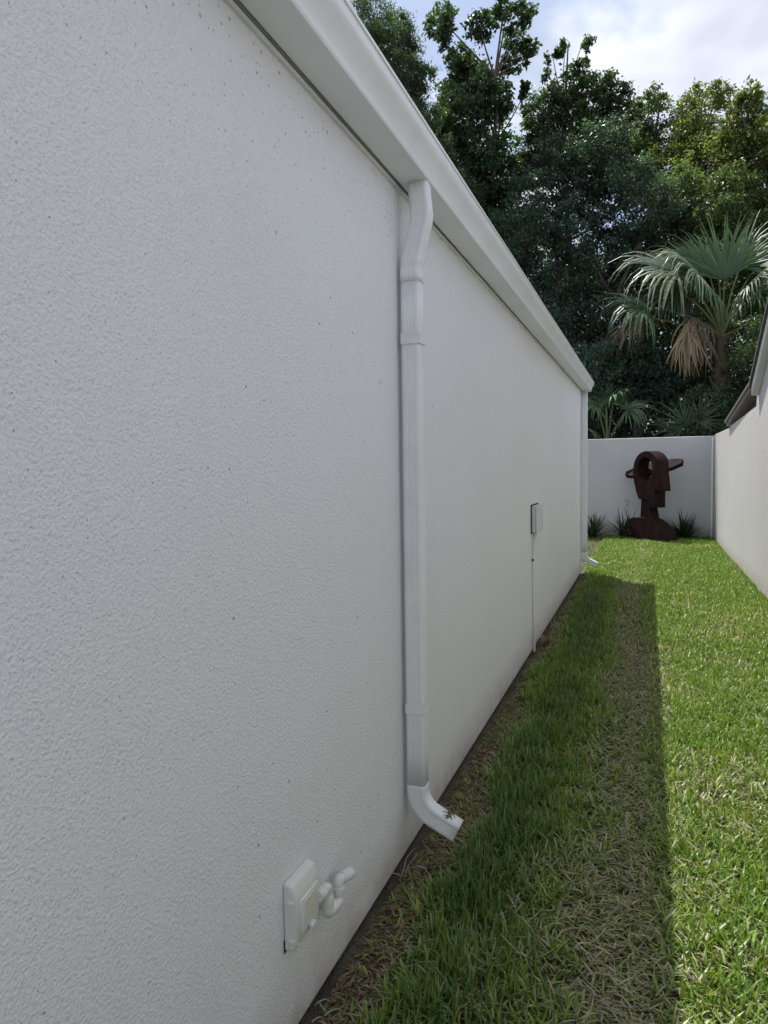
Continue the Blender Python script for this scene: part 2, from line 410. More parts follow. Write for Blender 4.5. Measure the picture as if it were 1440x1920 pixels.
def sweep(name, path, yc, parent, mat, scale=None, sec=SEC, solid=.0016):
    """sweep the section along a path in the x-z plane"""
    V, F = [], []; n = len(sec); k = len(path)
    for i, (x, z) in enumerate(path):
        a = path[max(i - 1, 0)]; b = path[min(i + 1, k - 1)]
        t = Vector((b[0] - a[0], b[1] - a[1])).normalized()
        nx, nz = -t.y, t.x            # away-from-wall axis for a pipe that runs down
        sc = scale[i] if scale else 1.0
        V += [(x + nx * u * sc, yc + v * sc, z + nz * u * sc) for u, v in sec]
    for i in range(k - 1):
        for j in range(n):
            j2 = (j + 1) % n
            F.append((i * n + j, i * n + j2, (i + 1) * n + j2, (i + 1) * n + j))
    o = mesh_obj(name, V, F, mat, parent, smooth=True)
    bm = bmesh.new(); bm.from_mesh(o.data); bmesh.ops.recalc_face_normals(bm, faces=bm.faces); bm.to_mesh(o.data); bm.free()
    o.data.set_sharp_from_angle(angle=R(38))
    sm = o.modifiers.new('thickness', 'SOLIDIFY'); sm.thickness = solid; sm.offset = -1
    return o

def elbow_path(xc, xe, ze, rad=.112, turn=64, n=11, straight=3):
    """a vertical pipe at xc that curls out to (xe, ze)"""
    T = R(turn); s_ = ((xe - xc) - rad * (1 - math.cos(T))) / math.sin(T)
    z0 = ze + rad * math.sin(T) + s_ * math.cos(T)
    pts = [(xc, z0 + .022), (xc, z0 + .012)]
    for i in range(n + 1):
        a = T * i / n; pts.append((xc + rad * (1 - math.cos(a)), z0 - rad * math.sin(a)))
    ex_, ez_ = pts[-1]
    for i in range(1, straight + 1):
        u = s_ * i / straight; pts.append((ex_ + math.sin(T) * u, ez_ - math.cos(T) * u))
    return pts, z0

def strap(yc, z, xc, parent, h=.034):
    b = MB(); t = .0016; ox, oy = .0388, .0338
    x1 = xc + ox; y0, y1 = yc - oy, yc + oy
    xb = xc - ox + .002
    b.prism([(xb, y0), (x1, y0), (x1, y1), (xb, y1), (xb, y1 + t), (x1 + t, y1 + t), (x1 + t, y0 - t), (xb, y0 - t)], 'z', z - h / 2, z + h / 2)
    o = b.build('strap', M_PIPE, parent)
    r = MB()
    for dz in (-h / 2, h / 2):
        r.prism([(xb, y0 - t - .001), (x1 + t + .001, y0 - t - .001), (x1 + t + .001, y1 + t + .001), (xb, y1 + t + .001),
                 (xb, y1 + t), (x1 + t, y1 + t), (x1 + t, y0 - t), (xb, y0 - t)], 'z', z + dz - .003, z + dz + .003)
    r.build('strap_bead', M_PIPE, o)
    return o

XC = -0.8525
def downspout(name, label, yc, offset, zlow, xe, ze, straps):
    d = tag(empty(name, (XC, yc, 0)), label, 'downspout', 'downspouts along the house wall')
    ztop = GB + .004
    if offset:
        xo = -.8195
        pth = [(xo, ztop), (xo + .003, 2.58), (xo + .007, 2.545), (xo + .0085, 2.524), (xo + .0088, 2.520), (xo + .009, 2.503), (xo + .0088, 2.499), (xo + .0082, 2.492), (xo + .0078, 2.488), (xo + .003, 2.467), (xo - .003, 2.445), (xo - .018, 2.39), (XC + .006, 2.352), (XC + .0045, 2.347), (XC + .002, 2.330), (XC + .0016, 2.326), (XC, 2.309), (XC, 2.305), (XC, 2.285), (XC, 2.26)]
        sc = [1, 1, 1, 1, 1.035, 1.035, 1.0, 1.0, 1.03, 1.0, 1, 1, 1, 1.03, 1.035, 1.0, 1.0, 1.04, 1.04, 1.04]
        sweep('upper_offset', pth, yc, d, M_PIPE, sc)
        zt2 = 2.27
    else:
        zt2 = ztop
    pe, zlow = elbow_path(XC, xe, ze)
    sweep('pipe', [(XC, zt2 - (zt2 - zlow) * i / 12) for i in range(13)], yc, d, M_PIPE)
    
    sc = [1.022, 1.026] + [1.024 if i % 2 else 1.012 for i in range(len(pe) - 2)]
    sc[-4:] = [1.03, 1.02, 1.02, 1.025]
    sweep('elbow', pe, yc, d, M_PIPE, sc)
    for z in straps: strap(yc, z, XC, d)
    return d
downspout('downspout', 'near white ribbed downspout with curved top offset and a lizard on its elbow', 2.637, True, .245, -.690, .124, (2.045, .607))
downspout('downspout', 'straight white downspout at the far corner of the house', 10.63, False, .22, -.665, .115, (1.9, .55))

# ------------------------------------------------------------------ wall fittings
t = tag(empty('wall_box', (WX, 1.70, .26)), 'white plastic wall box with sloping hood low on the near wall', 'wall box')
by0, by1, bz0, bz1, bx = 1.616, 1.752, .262, .450, WX + .046
b = MB().prism([(WX + .0005, bz0), (WX + .030, bz0 + .006), (bx - .006, bz0 + .03), (bx - .004, bz1 - .048), (bx - .008, bz1 - .030), (WX + .028, bz1 - .006), (WX + .010, bz1), (WX + .0005, bz1)], 'y', by0, by1)
b.build('housing', M_PVC, t, bevel=.006, seg=3)
cv = MB().prism([(by0 + .022, bz0 + .044), (by1 - .012, bz0 + .044), (by1 - .012, bz1 - .05), (by0 + .022, bz1 - .05)], 'x', bx - .009, bx - .0005).build('cover', M_PVC, t, bevel=.004)
MB().prism([(by0 + .034, bz0 + .056), (by1 - .022, bz0 + .056), (by1 - .022, bz1 - .06), (by0 + .034, bz1 - .06)], 'x', bx - .003, bx + .0012).build('panel', M_PANEL, cv, bevel=.002)
MB().box(bx - .004, bx + .009, by1 - .072, by1 - .045, bz0 + .030, bz0 + .046).build('latch_tab', M_PVC, t, bevel=.003)
for z in (bz0 + .032, bz1 - .052): MB().box(WX + .012, bx - .012, by0 - .004, by0 + .004, z - .006, z + .006).build('hinge', M_PVC, t, bevel=.002)
MB().box(WX + .0003, WX + .002, by0 - .0022, by0 + .02, bz0 - .006, bz0 + .03).build('sealant', M_DARK, t)

t = tag(empty('drain_pipe', (WX, 1.87, .25)), 'white plastic drain pipe trap with open elbow beside the wall box', 'pipe')
r = .0168; px = WX + .044
def fillet(pts, rad, n=6):
    out = [Vector(pts[0])]
    for i in range(1, len(pts) - 1):
        p = Vector(pts[i]); a = (Vector(pts[i - 1]) - p).normalized(); c = (Vector(pts[i + 1]) - p).normalized()
        out += bez(p + a * rad, p, p + c * rad, n)
    out.append(Vector(pts[-1])); return out
MB().tube(fillet([(px, 1.74, .350), (px, 1.803, .343), (px, 1.797, .266), (px - .003, 1.889, .250), (px - .006, 1.891, .312), (px + .010, 1.953, .305)], .014), .0155, 16).build('pipe', M_PVC, t, smooth=True)
def collar(a, b, rr): MB().tube([a, Vector(a).lerp(Vector(b), .05), Vector(a).lerp(Vector(b), .95), b], [rr * .96, rr, rr, rr * .96], 18).build('coupling', M_PVC, t, smooth=True)
collar((px, 1.752, .3487), (px, 1.770, .3467), .0180)
collar((px, 1.8012, .320), (px, 1.7985, .285), .0180)
collar((px - .0006, 1.815, .2630), (px - .002, 1.855, .2560), .0180)
collar((px - .0045, 1.8898, .272), (px - .0055, 1.8906, .294), .0180)
collar((px - .002, 1.908, .3100), (px + .0095, 1.951, .3052), .0180)
MB().tube([(px + .0098, 1.9525, .305), (px + .0106, 1.9556, .3047)], .0135, 14).build('pipe_mouth', M_DARK, t)
for k, (yy_, zz_) in enumerate(((by0 + .012, bz0 + .02), (by1 - .012, bz0 + .02))):
    MB().tube([(WX + .030, yy_, zz_), (WX + .0395, yy_, zz_)], .0042, 10).build('screw', M_GREYBOX, t)

t = tag(empty('utility_box', (WX, 6.1, 1.0)), 'small grey utility box on the middle of the wall with thin cable below', 'utility box')
MB().box(WX + .006, WX + .042, 5.93, 6.30, 1.005, 1.225).build('case', M_GREYBOX, t, bevel=.006)
MB().box(WX + .0425, WX + .050, 5.922, 6.308, .998, 1.232).build('lid', M_GREYBOX, t, bevel=.003)
MB().box(WX + .0004, WX + .0058, 5.915, 6.31, .995, 1.235).build('shadow_gap', M_DARK, t)  # dark slab drawn in for the shadowed gap behind the box
MB().tube([(WX + .02, 6.28, 1.006), (WX + .02, 6.28, .985)], .009, 8).build('cable_gland', M_DARK, t)
MB().tube([(WX + .02, 5.99, 1.005), (WX + .012, 5.985, .93), (WX + .006, 5.975, .78), (WX + .006, 5.99, .4), (WX + .006, 6.02, .17), (WX + .007, 6.022, -.02)], .0055, 8).build('cable', M_GREYBOX, t, smooth=True)
MB().tube([(WX + .02, 6.05, 1.005), (WX + .011, 6.03, .93), (WX + .005, 5.99, .79), (WX + .0045, 5.982, .74)], .004, 8).build('cable', M_GREYBOX, t, smooth=True)
MB().box(WX + .0004, WX + .016, 5.962, 5.99, .762, .778).build('cable_clip', M_DARK, t)
MB().tube([(WX + .012, 6.021, .17), (WX + .012, 6.023, -.02)], .011, 8).build('conduit', M_GREYBOX, t, smooth=True)

# ------------------------------------------------------------------ boundary walls and neighbour
FX = 1.3055
FY = 16.4
fw = tag(empty('garden_wall', (-3, FY, 0)), 'plain grey-white stucco garden wall across the far end, in shade', 'wall')
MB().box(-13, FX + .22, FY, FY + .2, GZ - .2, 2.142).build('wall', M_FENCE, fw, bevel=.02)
MB().box(FX - .052, FX - .018, FY - .045, FY - .003, GZ, 2.10).box(FX - .016, FX - .003, FY - .018, FY - .003, GZ, 2.135).build('corner_trim', M_WHITE, fw, bevel=.004)
sw = tag(empty('garden_wall', (FX, 15, 0)), 'short sunlit stucco garden wall running from the far corner to the neighbouring house', 'wall')
MB().box(FX, FX + .2, 13.405, FY - .001, GZ - .2, 2.168).build('wall', M_NEIGH, sw, bevel=.015)

nh = tag(empty('neighbouring_house', (FX, 6, 0)), 'sunlit cream stucco house at the right edge with brown low roof', 'house')
nx = FX - .003
MB().prism([(10.212, GZ - .2), (13.40, GZ - .2), (13.40, 2.185), (10.212, 2.285)], 'x', nx, nx + .25).build('low_wall', M_NEIGH, nh)
MB().prism([(-4, GZ - .2), (10.21, GZ - .2), (10.21, 2.40), (6.4, 4.36), (2.6, 2.40), (-4, 2.40)], 'x', nx - .006, nx + 7).build('wall', M_NEIGH, nh)
# low brown roof over the low wall: rake rises towards the camera
def rake(y_a, z_a, y_b, z_b, x0, x1, t0, t1):
    return [(y_a, z_a + t0), (y_b, z_b + t0), (y_b, z_b + t1), (y_a, z_a + t1)]
MB().prism(rake(13.52, 2.19, 10.22, 2.545, 0, 0, 0, .05), 'x', nx - .045, nx + 3).build('low_roof_fascia', M_FASCIA, nh, bevel=.004)
MB().prism(rake(13.55, 2.245, 10.22, 2.60, 0, 0, 0, .035), 'x', nx - .075, nx + 3).build('low_roof_gutter', M_FASCIA, nh, bevel=.006)
MB().prism(rake(13.58, 2.285, 10.22, 2.64, 0, 0, 0, .03), 'x', nx - .05, nx + 3).build('low_roof', M_SHING, nh)
MB().prism([(10.215, 2.29), (13.38, 2.19), (13.38, 2.20), (10.215, 2.54)], 'x', nx + .10, nx + .13).build('shaded_infill', M_BROWN, nh)  # brown infill, its colour darkened for the shade under the eave
# main roof rake
for ya, za, yb, zb in ((10.02, 2.50, 6.4, 4.42), (2.78, 2.50, 6.4, 4.42)):
    MB().prism([(ya, za - .10), (yb, zb - .10), (yb, zb + .02), (ya, za + .02)], 'x', nx - .09, nx - .065).build('rake_board', M_TRIM, nh)
    MB().prism([(ya, za - .10), (yb, zb - .10), (yb, zb - .085), (ya, za - .085)], 'x', nx - .064, nx - .007).build('rake_soffit', M_TRIM, nh)
    yo = ya + (.05 if ya > yb else -.05)
    MB().prism([(yo, za - .005), (yb, zb + .022), (yb, zb + .07), (yo, za + .043)], 'x', nx - .12, nx + 7.2).build('roof', M_SHING, nh)

# ------------------------------------------------------------------ rusty steel bust
sc0 = Vector((.10, 15.70, GZ))
bust = tag(empty('steel_sculpture', sc0), 'dark rusty steel abstract head sculpture with pierced ring and wide brim', 'sculpture')
ua = R(46); U = Vector((math.cos(ua), -math.sin(ua), 0)); Nn = Vector((math.sin(ua), math.cos(ua), 0))   # U: towards the nose, Nn: plate thickness, away
def plate(name, outer, t0, t1, hole=None, parent=bust, bev=.008):
    bm = bmesh.new()
    def ring(pts): return [bm.verts.new(sc0 + U * (u * .93) + Vector((0, 0, v * .935)) + Nn * t0) for u, v in pts]
    if hole is None:
        f = bm.faces.new(ring(outer)); faces = [f]
    else:
        o = ring(outer); h = ring(hole)
        eo = [bm.edges.new((o[i], o[(i + 1) % len(o)])) for i in range(len(o))]
        eh = [bm.edges.new((h[i], h[(i + 1) % len(h)])) for i in range(len(h))]
        r_ = bmesh.ops.triangle_fill(bm, edges=eo + eh, use_beauty=True, use_dissolve=False)
        faces = [x for x in r_['geom'] if isinstance(x, bmesh.types.BMFace)]
    ex = bmesh.ops.extrude_face_region(bm, geom=faces)
    for v in [x for x in ex['geom'] if isinstance(x, bmesh.types.BMVert)]: v.co += Nn * (t1 - t0)
    bmesh.ops.recalc_face_normals(bm, faces=bm.faces)
    me = bpy.data.meshes.new(name); bm.to_mesh(me); bm.free()
    o = link_mesh(name, me, M_RUST, parent)
    bv = o.modifiers.new('bevel', 'BEVEL'); bv.width = bev; bv.segments = 2; bv.limit_method = 'ANGLE'; bv.angle_limit = R(40)
    return o
def arcp(cx_, cz_, rx, rz_, a0, a1, n):
    return [(cx_ + rx * math.cos(R(a0 + (a1 - a0) * i / n)), cz_ + rz_ * math.sin(R(a0 + (a1 - a0) * i / n))) for i in range(n + 1)]
head = [(-.26, .93), (-.34, 1.10), (-.40, 1.30), (-.43, 1.48)] + arcp(-.05, 1.60, .385, .40, 185, 25, 18)[1:] + [(.315, 1.50), (.325, 1.14), (.215, 1.135), (.215, .755), (.05, .765), (.02, .93)]
hole = arcp(-.075, 1.60, .22, .27, 0, 345, 22)
plate('head', head, -.15, .15, hole)
plate('nose_block', [(.30, 1.48), (.345, 1.12), (.15, 1.12), (.15, 1.48)], -.11, .17, bev=.006)
plate('neck', [(-.25, .45), (-.225, 1.0), (.0, 1.0), (.03, .76), (.12, .42)], -.11, .11)
plate('shoulders', [(-.72, -.02)] + [(-.72, .10), (-.705, .26), (-.655, .385), (-.56, .46), (-.44, .505), (-.27, .525), (-.05, .53), (.12, .49), (.28, .40), (.43, .27), (.54, .12), (.60, -.02)], -.17, .17)
# brim: a lens-shaped slab passing across the ring, tilted up to the right
Bd = (Vector((.944, -.33, .0))).normalized(); Bp = Vector((-Bd.y, Bd.x, 0)); Bu = Vector((0, 0, 1))
tilt = Matrix.Rotation(R(-12), 3, Bp) @ Matrix.Rotation(R(42), 3, Bd)
half = .60
outl = [(-half, -.05), (-half, .06), (-.40, .135), (0, .17), (.40, .145), (half, .07), (half, -.06), (.40, -.135), (0, -.17), (-.40, -.14)]
V = []
for w in (-.045, .045):
    V += [sc0 + Vector((.02, .30, 1.50)) + tilt @ (Bd * a + Bp * b_ + Bu * w) for a, b_ in outl]
n = len(outl)
o = mesh_obj('brim', V, [tuple(range(n - 1, -1, -1)), tuple(range(n, 2 * n))] + [(i, (i + 1) % n, (i + 1) % n + n, i + n) for i in range(n)], M_RUST, bust)
bv = o.modifiers.new('bevel', 'BEVEL'); bv.width = .006; bv.segments = 2

# ------------------------------------------------------------------ strap-leaved plants by the far wall
def ribbon(root, az, lean, L, w, curl, segs=5, tip=True, twist=0.0):
    """one leaf blade: list of vertices and triangles"""
    V, T = [], []; d = Vector((math.cos(az), math.sin(az), 0)); sd = Vector((-d.y, d.x, 0)); p = Vector(root); a = lean
    for i in range(segs + 1):
        t = i / segs; ww = w * (0.65 + .35 * min(1, t * 4)) * (1 - t ** 3 if tip else 1)
        q = sd * math.cos(twist * t) + Vector((0, 0, 1)) * math.sin(twist * t)
        V += [p - q * ww / 2, p + q * ww / 2]
        dirv = d * math.sin(a) + Vector((0, 0, 1)) * math.cos(a); p = p + dirv * (L / segs); a += curl / segs
    for i in range(segs):
        k = 2 * i; T += [(k, k + 1, k + 3), (k, k + 3, k + 2)]
    return V, T
def strap_plant(x, y, h, n, spread, label, seed, stalk=False):
    rg = random.Random(seed); t = tag(empty('strap_leaf_plant', (x, y, GZ)), label, 'plant', 'strap-leaved plants at the foot of the far wall')
    V, T, K = [], [], []
    for i in range(n):
        az = rg.uniform(0, 2 * math.pi); ln = rg.uniform(.05, 1.0) * spread
        v, f = ribbon((x + rg.gauss(0, .05), y + rg.gauss(0, .04), GZ), az, ln, h * rg.uniform(.8, 1.4), rg.uniform(.026, .040), rg.uniform(.2, .9))
        b0 = len(V); V += v; T += [tuple(q + b0 for q in tr) for tr in f]
        c_ = (np.array((.028, .058, .026)) * rg.uniform(.7, 1.6)); K += [c_] * len(v)
    V = np.array(V); V[:, 1] = np.minimum(V[:, 1], FY - .01)
    tri_obj('leaves', V, T, M_STRAP, t, np.array(K), smooth=False)
    if stalk:
        MB().tube(bez((x + .06, y - .02, GZ), (x + .05, y - .02, .5), (x + .02, y - .03, .80), 6), .004, 6).build('flower_stalk', M_STALK, t)
        for k in range(9):
            cxx = x + .02 + rg.gauss(0, .03); cz = .74 + rg.uniform(-.06, .08)
            MB().tube([(cxx, y - .03, cz - .015), (cxx + .004, y - .035, cz), (cxx + .008, y - .03, cz + .018)], [.004, .011, .003], 6).build('seed_head', M_SEED, t)
    return t
M_STALK = paint('flower stalk', (.24, .17, .10), .7)
M_SEED = paint('seed heads', (.33, .17, .10), .7)
strap_plant(-1.10, 16.12, .50, 90, 1.35, 'dark strap-leaved plant beside the far downspout', 3)
strap_plant(-.42, 16.14, .56, 85, 1.35, 'dark strap-leaved plant with a dry flower stalk left of the sculpture', 8, True)
strap_plant(.72, 16.14, .54, 110, 1.35, 'dark strap-leaved plant right of the sculpture', 12)

# ------------------------------------------------------------------ trees
def leaf_batch(cent, rad, n, size, rg, aspect=.55, droop=.3):
    """n leaves around each of many centres -> V,T,idx"""
    m_ = len(cent); tot = m_ * n
    c_ = np.repeat(cent, n, 0); rr = np.repeat(rad, n)[:, None]
    p = c_ + np.clip(rg.normal(0, .50, (tot, 3)), -1.05, 1.05) * rr * np.array([1, 1, .8])
    d = rg.normal(0, 1, (tot, 3)); d[:, 2] -= droop; d /= np.linalg.norm(d, axis=1)[:, None]
    up = rg.normal(0, .65, (tot, 3)); up[:, 2] += 1
    sd = np.cross(d, up); sd /= (np.linalg.norm(sd, axis=1)[:, None] + 1e-6)
    nn = np.cross(sd, d)
    L = size * np.repeat(rg.uniform(.75, 1.35, (m_, 1)), n, 0) * rg.uniform(.6, 1.25, (tot, 1)); w = L * aspect * rg.uniform(.8, 1.15, (tot, 1)) * .5
    a = p; b = p + d * L * .45 + sd * w + nn * L * .06; e = p + d * L - nn * L * .05; f = p + d * L * .45 - sd * w + nn * L * .06
    V = np.stack([a, b, e, f], 1).reshape(-1, 3)
    k = np.arange(tot)[:, None] * 4
    T = np.concatenate([k + np.array([[0, 1, 2]]), k + np.array([[0, 2, 3]])], 1).reshape(-1, 3)
    return V, T, p

def tree(label, Y, lobes, base_x, hue, leaf=.085, per=60, dens=1.0, seed=1, aspect=.6, trunk_r=.16, fork=.45, name='tree', group='trees beyond the garden wall', depth=1.0):
    rg = np.random.default_rng(seed); rnd = random.Random(seed)
    t = tag(empty(name, (base_x, Y, GZ)), label, 'tree' if name != 'shrub' else 'shrub', group)
    top = max(z for x, z, r in lobes); lo = min(z - r for x, z, r in lobes)
    tb = MB()
    # trunk towards the crown's middle
    mx_ = sum(x * r for x, z, r in lobes) / sum(r for x, z, r in lobes)
    zf = max(lo * fork, .6)
    zt_ = top * .9
    hi = max(lobes, key=lambda q: q[1])
    tp = [Vector((base_x, Y, GZ - .1))]
    for i in range(1, 9):
        u = i / 8; q = Vector((base_x, Y, 0)).lerp(Vector((hi[0], Y, 0)), u ** 1.6)
        q = q.lerp(Vector((mx_, Y, 0)), .35 * math.sin(math.pi * u))
        tp.append(Vector((q.x + rnd.gauss(0, .06), Y + rnd.gauss(0, .06), GZ + hi[1] * u)))
    tb.tube(tp, [trunk_r * (1 - .93 * (i / 8) ** 1.1) + .008 for i in range(9)], 8)
    cent, rad, cl = [], [], []
    for (x, z, r) in lobes:
        lb = rnd.uniform(.6, 1.45)
        yy = Y + rnd.uniform(-.5, .5) * depth
        c0 = Vector((x, yy, z))
        # limb from the trunk below
        cand = [p for p in tp if p.z < z - .15] or [tp[1]]
        src = min(cand, key=lambda p: (p - c0).length + .4 * abs(p.z - z + 1))
        mid = src.lerp(c0, .5) + Vector((rnd.gauss(0, .12), rnd.gauss(0, .15), -.15 * (c0 - src).length * .6))
        r0 = .018 + .035 * min(r, 1)
        tb.tube(bez(src, mid, c0, 6), [r0 * (1 - .8 * i / 6) + .004 for i in range(7)], 6)
        k = max(4, int(40 * dens * (r / .6) ** 2))
        for i in range(k):
            v = Vector((rnd.gauss(0, 1), rnd.gauss(0, 1) * depth, rnd.gauss(0, 1))).normalized() * r * rnd.uniform(.45, 1.0) ** .8
            cc = c0 + v
            cent.append(cc); rad.append(rnd.uniform(.14, .28) * min(1, .30 + .9 * r)); cl.append(rnd.uniform(.6, 1.35) * lb)
            if i % 3 == 0:
                tb.tube([c0, c0.lerp(cc, .5) + Vector((0, 0, -.03)), cc], [.010, .007, .003], 4, cap=False)
    tb.build('trunk', M_BARK, t, smooth=True)
    cent = np.array(cent); rad = np.array(rad)
    V, T, p = leaf_batch(cent, rad, per, leaf, rg, aspect)
    shade = np.repeat(np.array(cl), per)[:, None] * rg.uniform(.7, 1.35, (len(p), 1))
    base = np.array(hue[0]) * (1 - (w := rg.beta(1.3, 2.6, (len(p), 1)))) + np.array(hue[1]) * w
    col = np.repeat(base * shade, 4, 0)
    tri_obj('crown', V, T, M_LEAF, t, col, smooth=False)
    return t

DG = ((.028, .060, .036), (.085, .125, .058))  # leaf hue pulled towards blue: a hazy veil put into the colour
MG = ((.040, .076, .038), (.120, .160, .056))
YG = ((.058, .094, .036), (.185, .195, .058))
BG = ((.026, .056, .048), (.075, .118, .090))  # bluest set, the same bluish haze painted into the leaves
tree('feathery fine-leaved tree rising above the house roof', 20, [(-7.7, 14.9, 0.84), (-6.98, 13.48, 0.86), (-6.4, 12.4, 0.73), (-5.95, 13.0, 0.25), (-6.81, 14.18, 0.47), (-6.21, 11.11, 0.76), (-7.89, 13.67, 1.0), (-7.25, 12.19, 1.05), (-6.5, 13.52, 0.29), (-6.11, 12.57, 0.28), (-5.96, 11.59, 0.43), (-5.82, 10.46, 0.67), (-5.2, 9.33, 0.73), (-7.0, 10.6, 1.1), (-6.6, 9.2, 1.1)], -6.6, DG, .075, 75, 1.25, 11, .42)
tree('tallest open-branched tree with leaf clumps against the sky', 22, [(-5.93, 15.07, 0.51), (-5.58, 14.36, 0.46), (-4.77, 14.59, 0.46), (-4.04, 15.21, 0.42), (-3.49, 14.89, 0.31), (-3.85, 14.51, 0.38), (-3.44, 14.16, 0.24), (-4.17, 13.75, 0.28), (-5.19, 13.71, 0.6), (-4.78, 12.97, 0.59), (-5.7, 13.07, 0.53), (-4.34, 12.42, 0.59), (-5.37, 12.29, 0.78), (-5.91, 11.72, 0.66), (-4.79, 11.24, 0.87), (-3.45, 12.71, 0.22), (-3.65, 13.64, 0.22), (-6.19, 15.15, 0.27), (-5.46, 10.55, 0.93), (-4.39, 10.31, 0.85), (-4.89, 9.35, 0.97), (-4.07, 8.76, 0.87), (-5.52, 13.75, 0.27), (-3.49, 14.63, 0.19), (-5.94, 14.47, 0.23)], -4.8, DG, .115, 40, 1.0, 22, .75)
tree('tree with a thin bare leader poking above the middle crowns', 23, [(-2.79, 13.98, 0.25), (-2.44, 14.29, 0.23), (-1.88, 14.29, 0.23), (-1.78, 13.9, 0.23), (-2.19, 13.58, 0.23), (-2.98, 13.66, 0.21), (-1.94, 13.34, 0.31), (-2.44, 12.84, 0.61), (-3.08, 12.45, 0.72), (-1.78, 12.75, 0.6), (-2.76, 11.6, 0.93), (-1.75, 11.58, 0.93), (-3.41, 11.34, 0.84), (-1.07, 12.7, 0.38), (-0.89, 12.21, 0.49), (-1.2, 13.14, 0.19)], -2.2, DG, .10, 45, 1.0, 33, .7)
tree('rounded green tree behind, between the middle and right crowns', 24.5, [(-0.46, 12.39, 0.75), (0.01, 12.84, 0.44), (0.32, 12.94, 0.28), (-0.78, 11.42, 0.97), (0.33, 11.7, 0.82), (-1.59, 10.89, 0.97), (-0.29, 10.52, 0.96), (-0.63, 12.71, 0.4)], -.3, MG, .09, 45, 1.0, 44)
tree('yellow-green tree above the tall palm', 23.5, [(1.04, 12.03, 0.49), (1.21, 12.35, 0.27), (1.23, 11.13, 0.84), (1.79, 12.2, 0.46), (1.62, 11.52, 0.85), (0.65, 10.3, 0.92), (1.57, 10.15, 1.02), (0.85, 9.21, 0.91)], 1.1, YG, .085, 50, 1.0, 55)
tree('bright green tree at the right edge of the wood', 21.5, [(2.4, 11.05, 0.42), (2.79, 10.46, 0.66), (2.26, 10.12, 0.77), (2.68, 9.09, 0.84), (2.12, 9.31, 0.76), (2.92, 8.12, 0.83), (2.19, 10.91, 0.31), (3.27, 9.7, 0.86), (3.41, 8.33, 0.92), (3.8, 9.2, 1.0), (4.2, 8.0, 1.0)], 2.9, YG, .10, 45, 1.0, 66)
tree('dense dark tree in the middle of the wood', 20.5, [(-2.9, 9.17, 0.94), (-1.82, 9.15, 0.84), (-3.04, 7.88, 0.93), (-1.89, 7.88, 0.92), (-3.79, 7.23, 0.8), (-0.92, 8.32, 0.83), (-0.51, 9.17, 0.68), (-4.09, 8.31, 0.65), (-2.4, 10.2, .7), (-1.2, 10.1, .7)], -2.3, BG, .09, 50, 1.0, 77)
tree('dark small tree just left of the tall palm', 20, [(-2.12, 6.35, 0.88), (-1.29, 6.83, 0.89), (-2.97, 6.15, 0.76), (-0.49, 7.15, 0.76), (0.03, 7.96, 0.74), (-2.4, 5.24, 0.75), (-3.5, 5.4, .8), (-1.4, 5.5, .8)], -1.5, BG, .08, 50, 1.0, 88)
tree('green small tree directly behind the tall palm', 20.5, [(0.42, 7.73, 0.76), (1.13, 7.77, 0.76), (0.2, 6.51, 0.85), (2.25, 7.23, 0.79), (1.57, 7.98, 0.71), (2.69, 6.51, 0.78), (1.08, 6.56, 0.86), (1.9, 5.6, .9), (.6, 8.7, .7), (2.0, 8.5, .6)], 1.2, MG, .08, 50, 1.0, 99)
SG = 'shrubs behind the garden wall'
def shrub(label, x, y, w, h, seed, hue=BG):
    rg = random.Random(seed)
    L = [(x + rg.uniform(-.55, .55) * w, GZ + .5 + (h - .5) * rg.uniform(.1, 1) ** .8, rg.uniform(.5, .85)) for k in range(12)]
    return tree(label, y, L, x, hue, .075, 45, .9, seed, .6, .05, .3, 'shrub', SG)
shrub('dark shrub behind the wall above the far downspout', -1.7, 18.6, 1.8, 4.6, 201)
shrub('dark shrub between the two low palms', .0, 18.9, 1.8, 4.4, 202)
shrub('dark shrub under the hanging dead frond', 1.1, 19.3, 1.6, 4.2, 203, DG)
shrub('leafy shrub at the foot of the tall palm', 1.75, 17.85, 1.1, 4.5, 204, DG)
shrub('leafy shrub above the brown low roof', 2.9, 18.6, 1.6, 5.2, 205, MG)
shrub('dark shrub behind the house corner', -3.2, 18.4, 1.8, 5.2, 206)

# woodland mass behind
def woodland():
    rg = np.random.default_rng(7); cent = []; 
    for k in range(5200):
        x = rg.uniform(-15, 8); y = rg.uniform(25, 31)
        hz = 10.3 + 1.2 * math.sin(x * .9) + .6 * math.sin(x * 2.3 + 1)
        hz *= 1.0 if x > -9 else 1.15
        cent.append((x, y, hz * rg.uniform(0.02, 1) ** 1.15))
    cent = np.array(cent)
    V, T, p = leaf_batch(cent, np.full(len(cent), .55), 36, .18, rg, .65)
    col = np.repeat((np.array((.022, .046, .020)) * rg.uniform(.5, 1.7, (len(p), 1))), 4, 0)
    o = tri_obj('woodland', V, T, M_LEAF, None, col, smooth=False)
    tag(o, 'dark mass of woodland foliage filling the back', 'woodland', kind='stuff')
woodland()

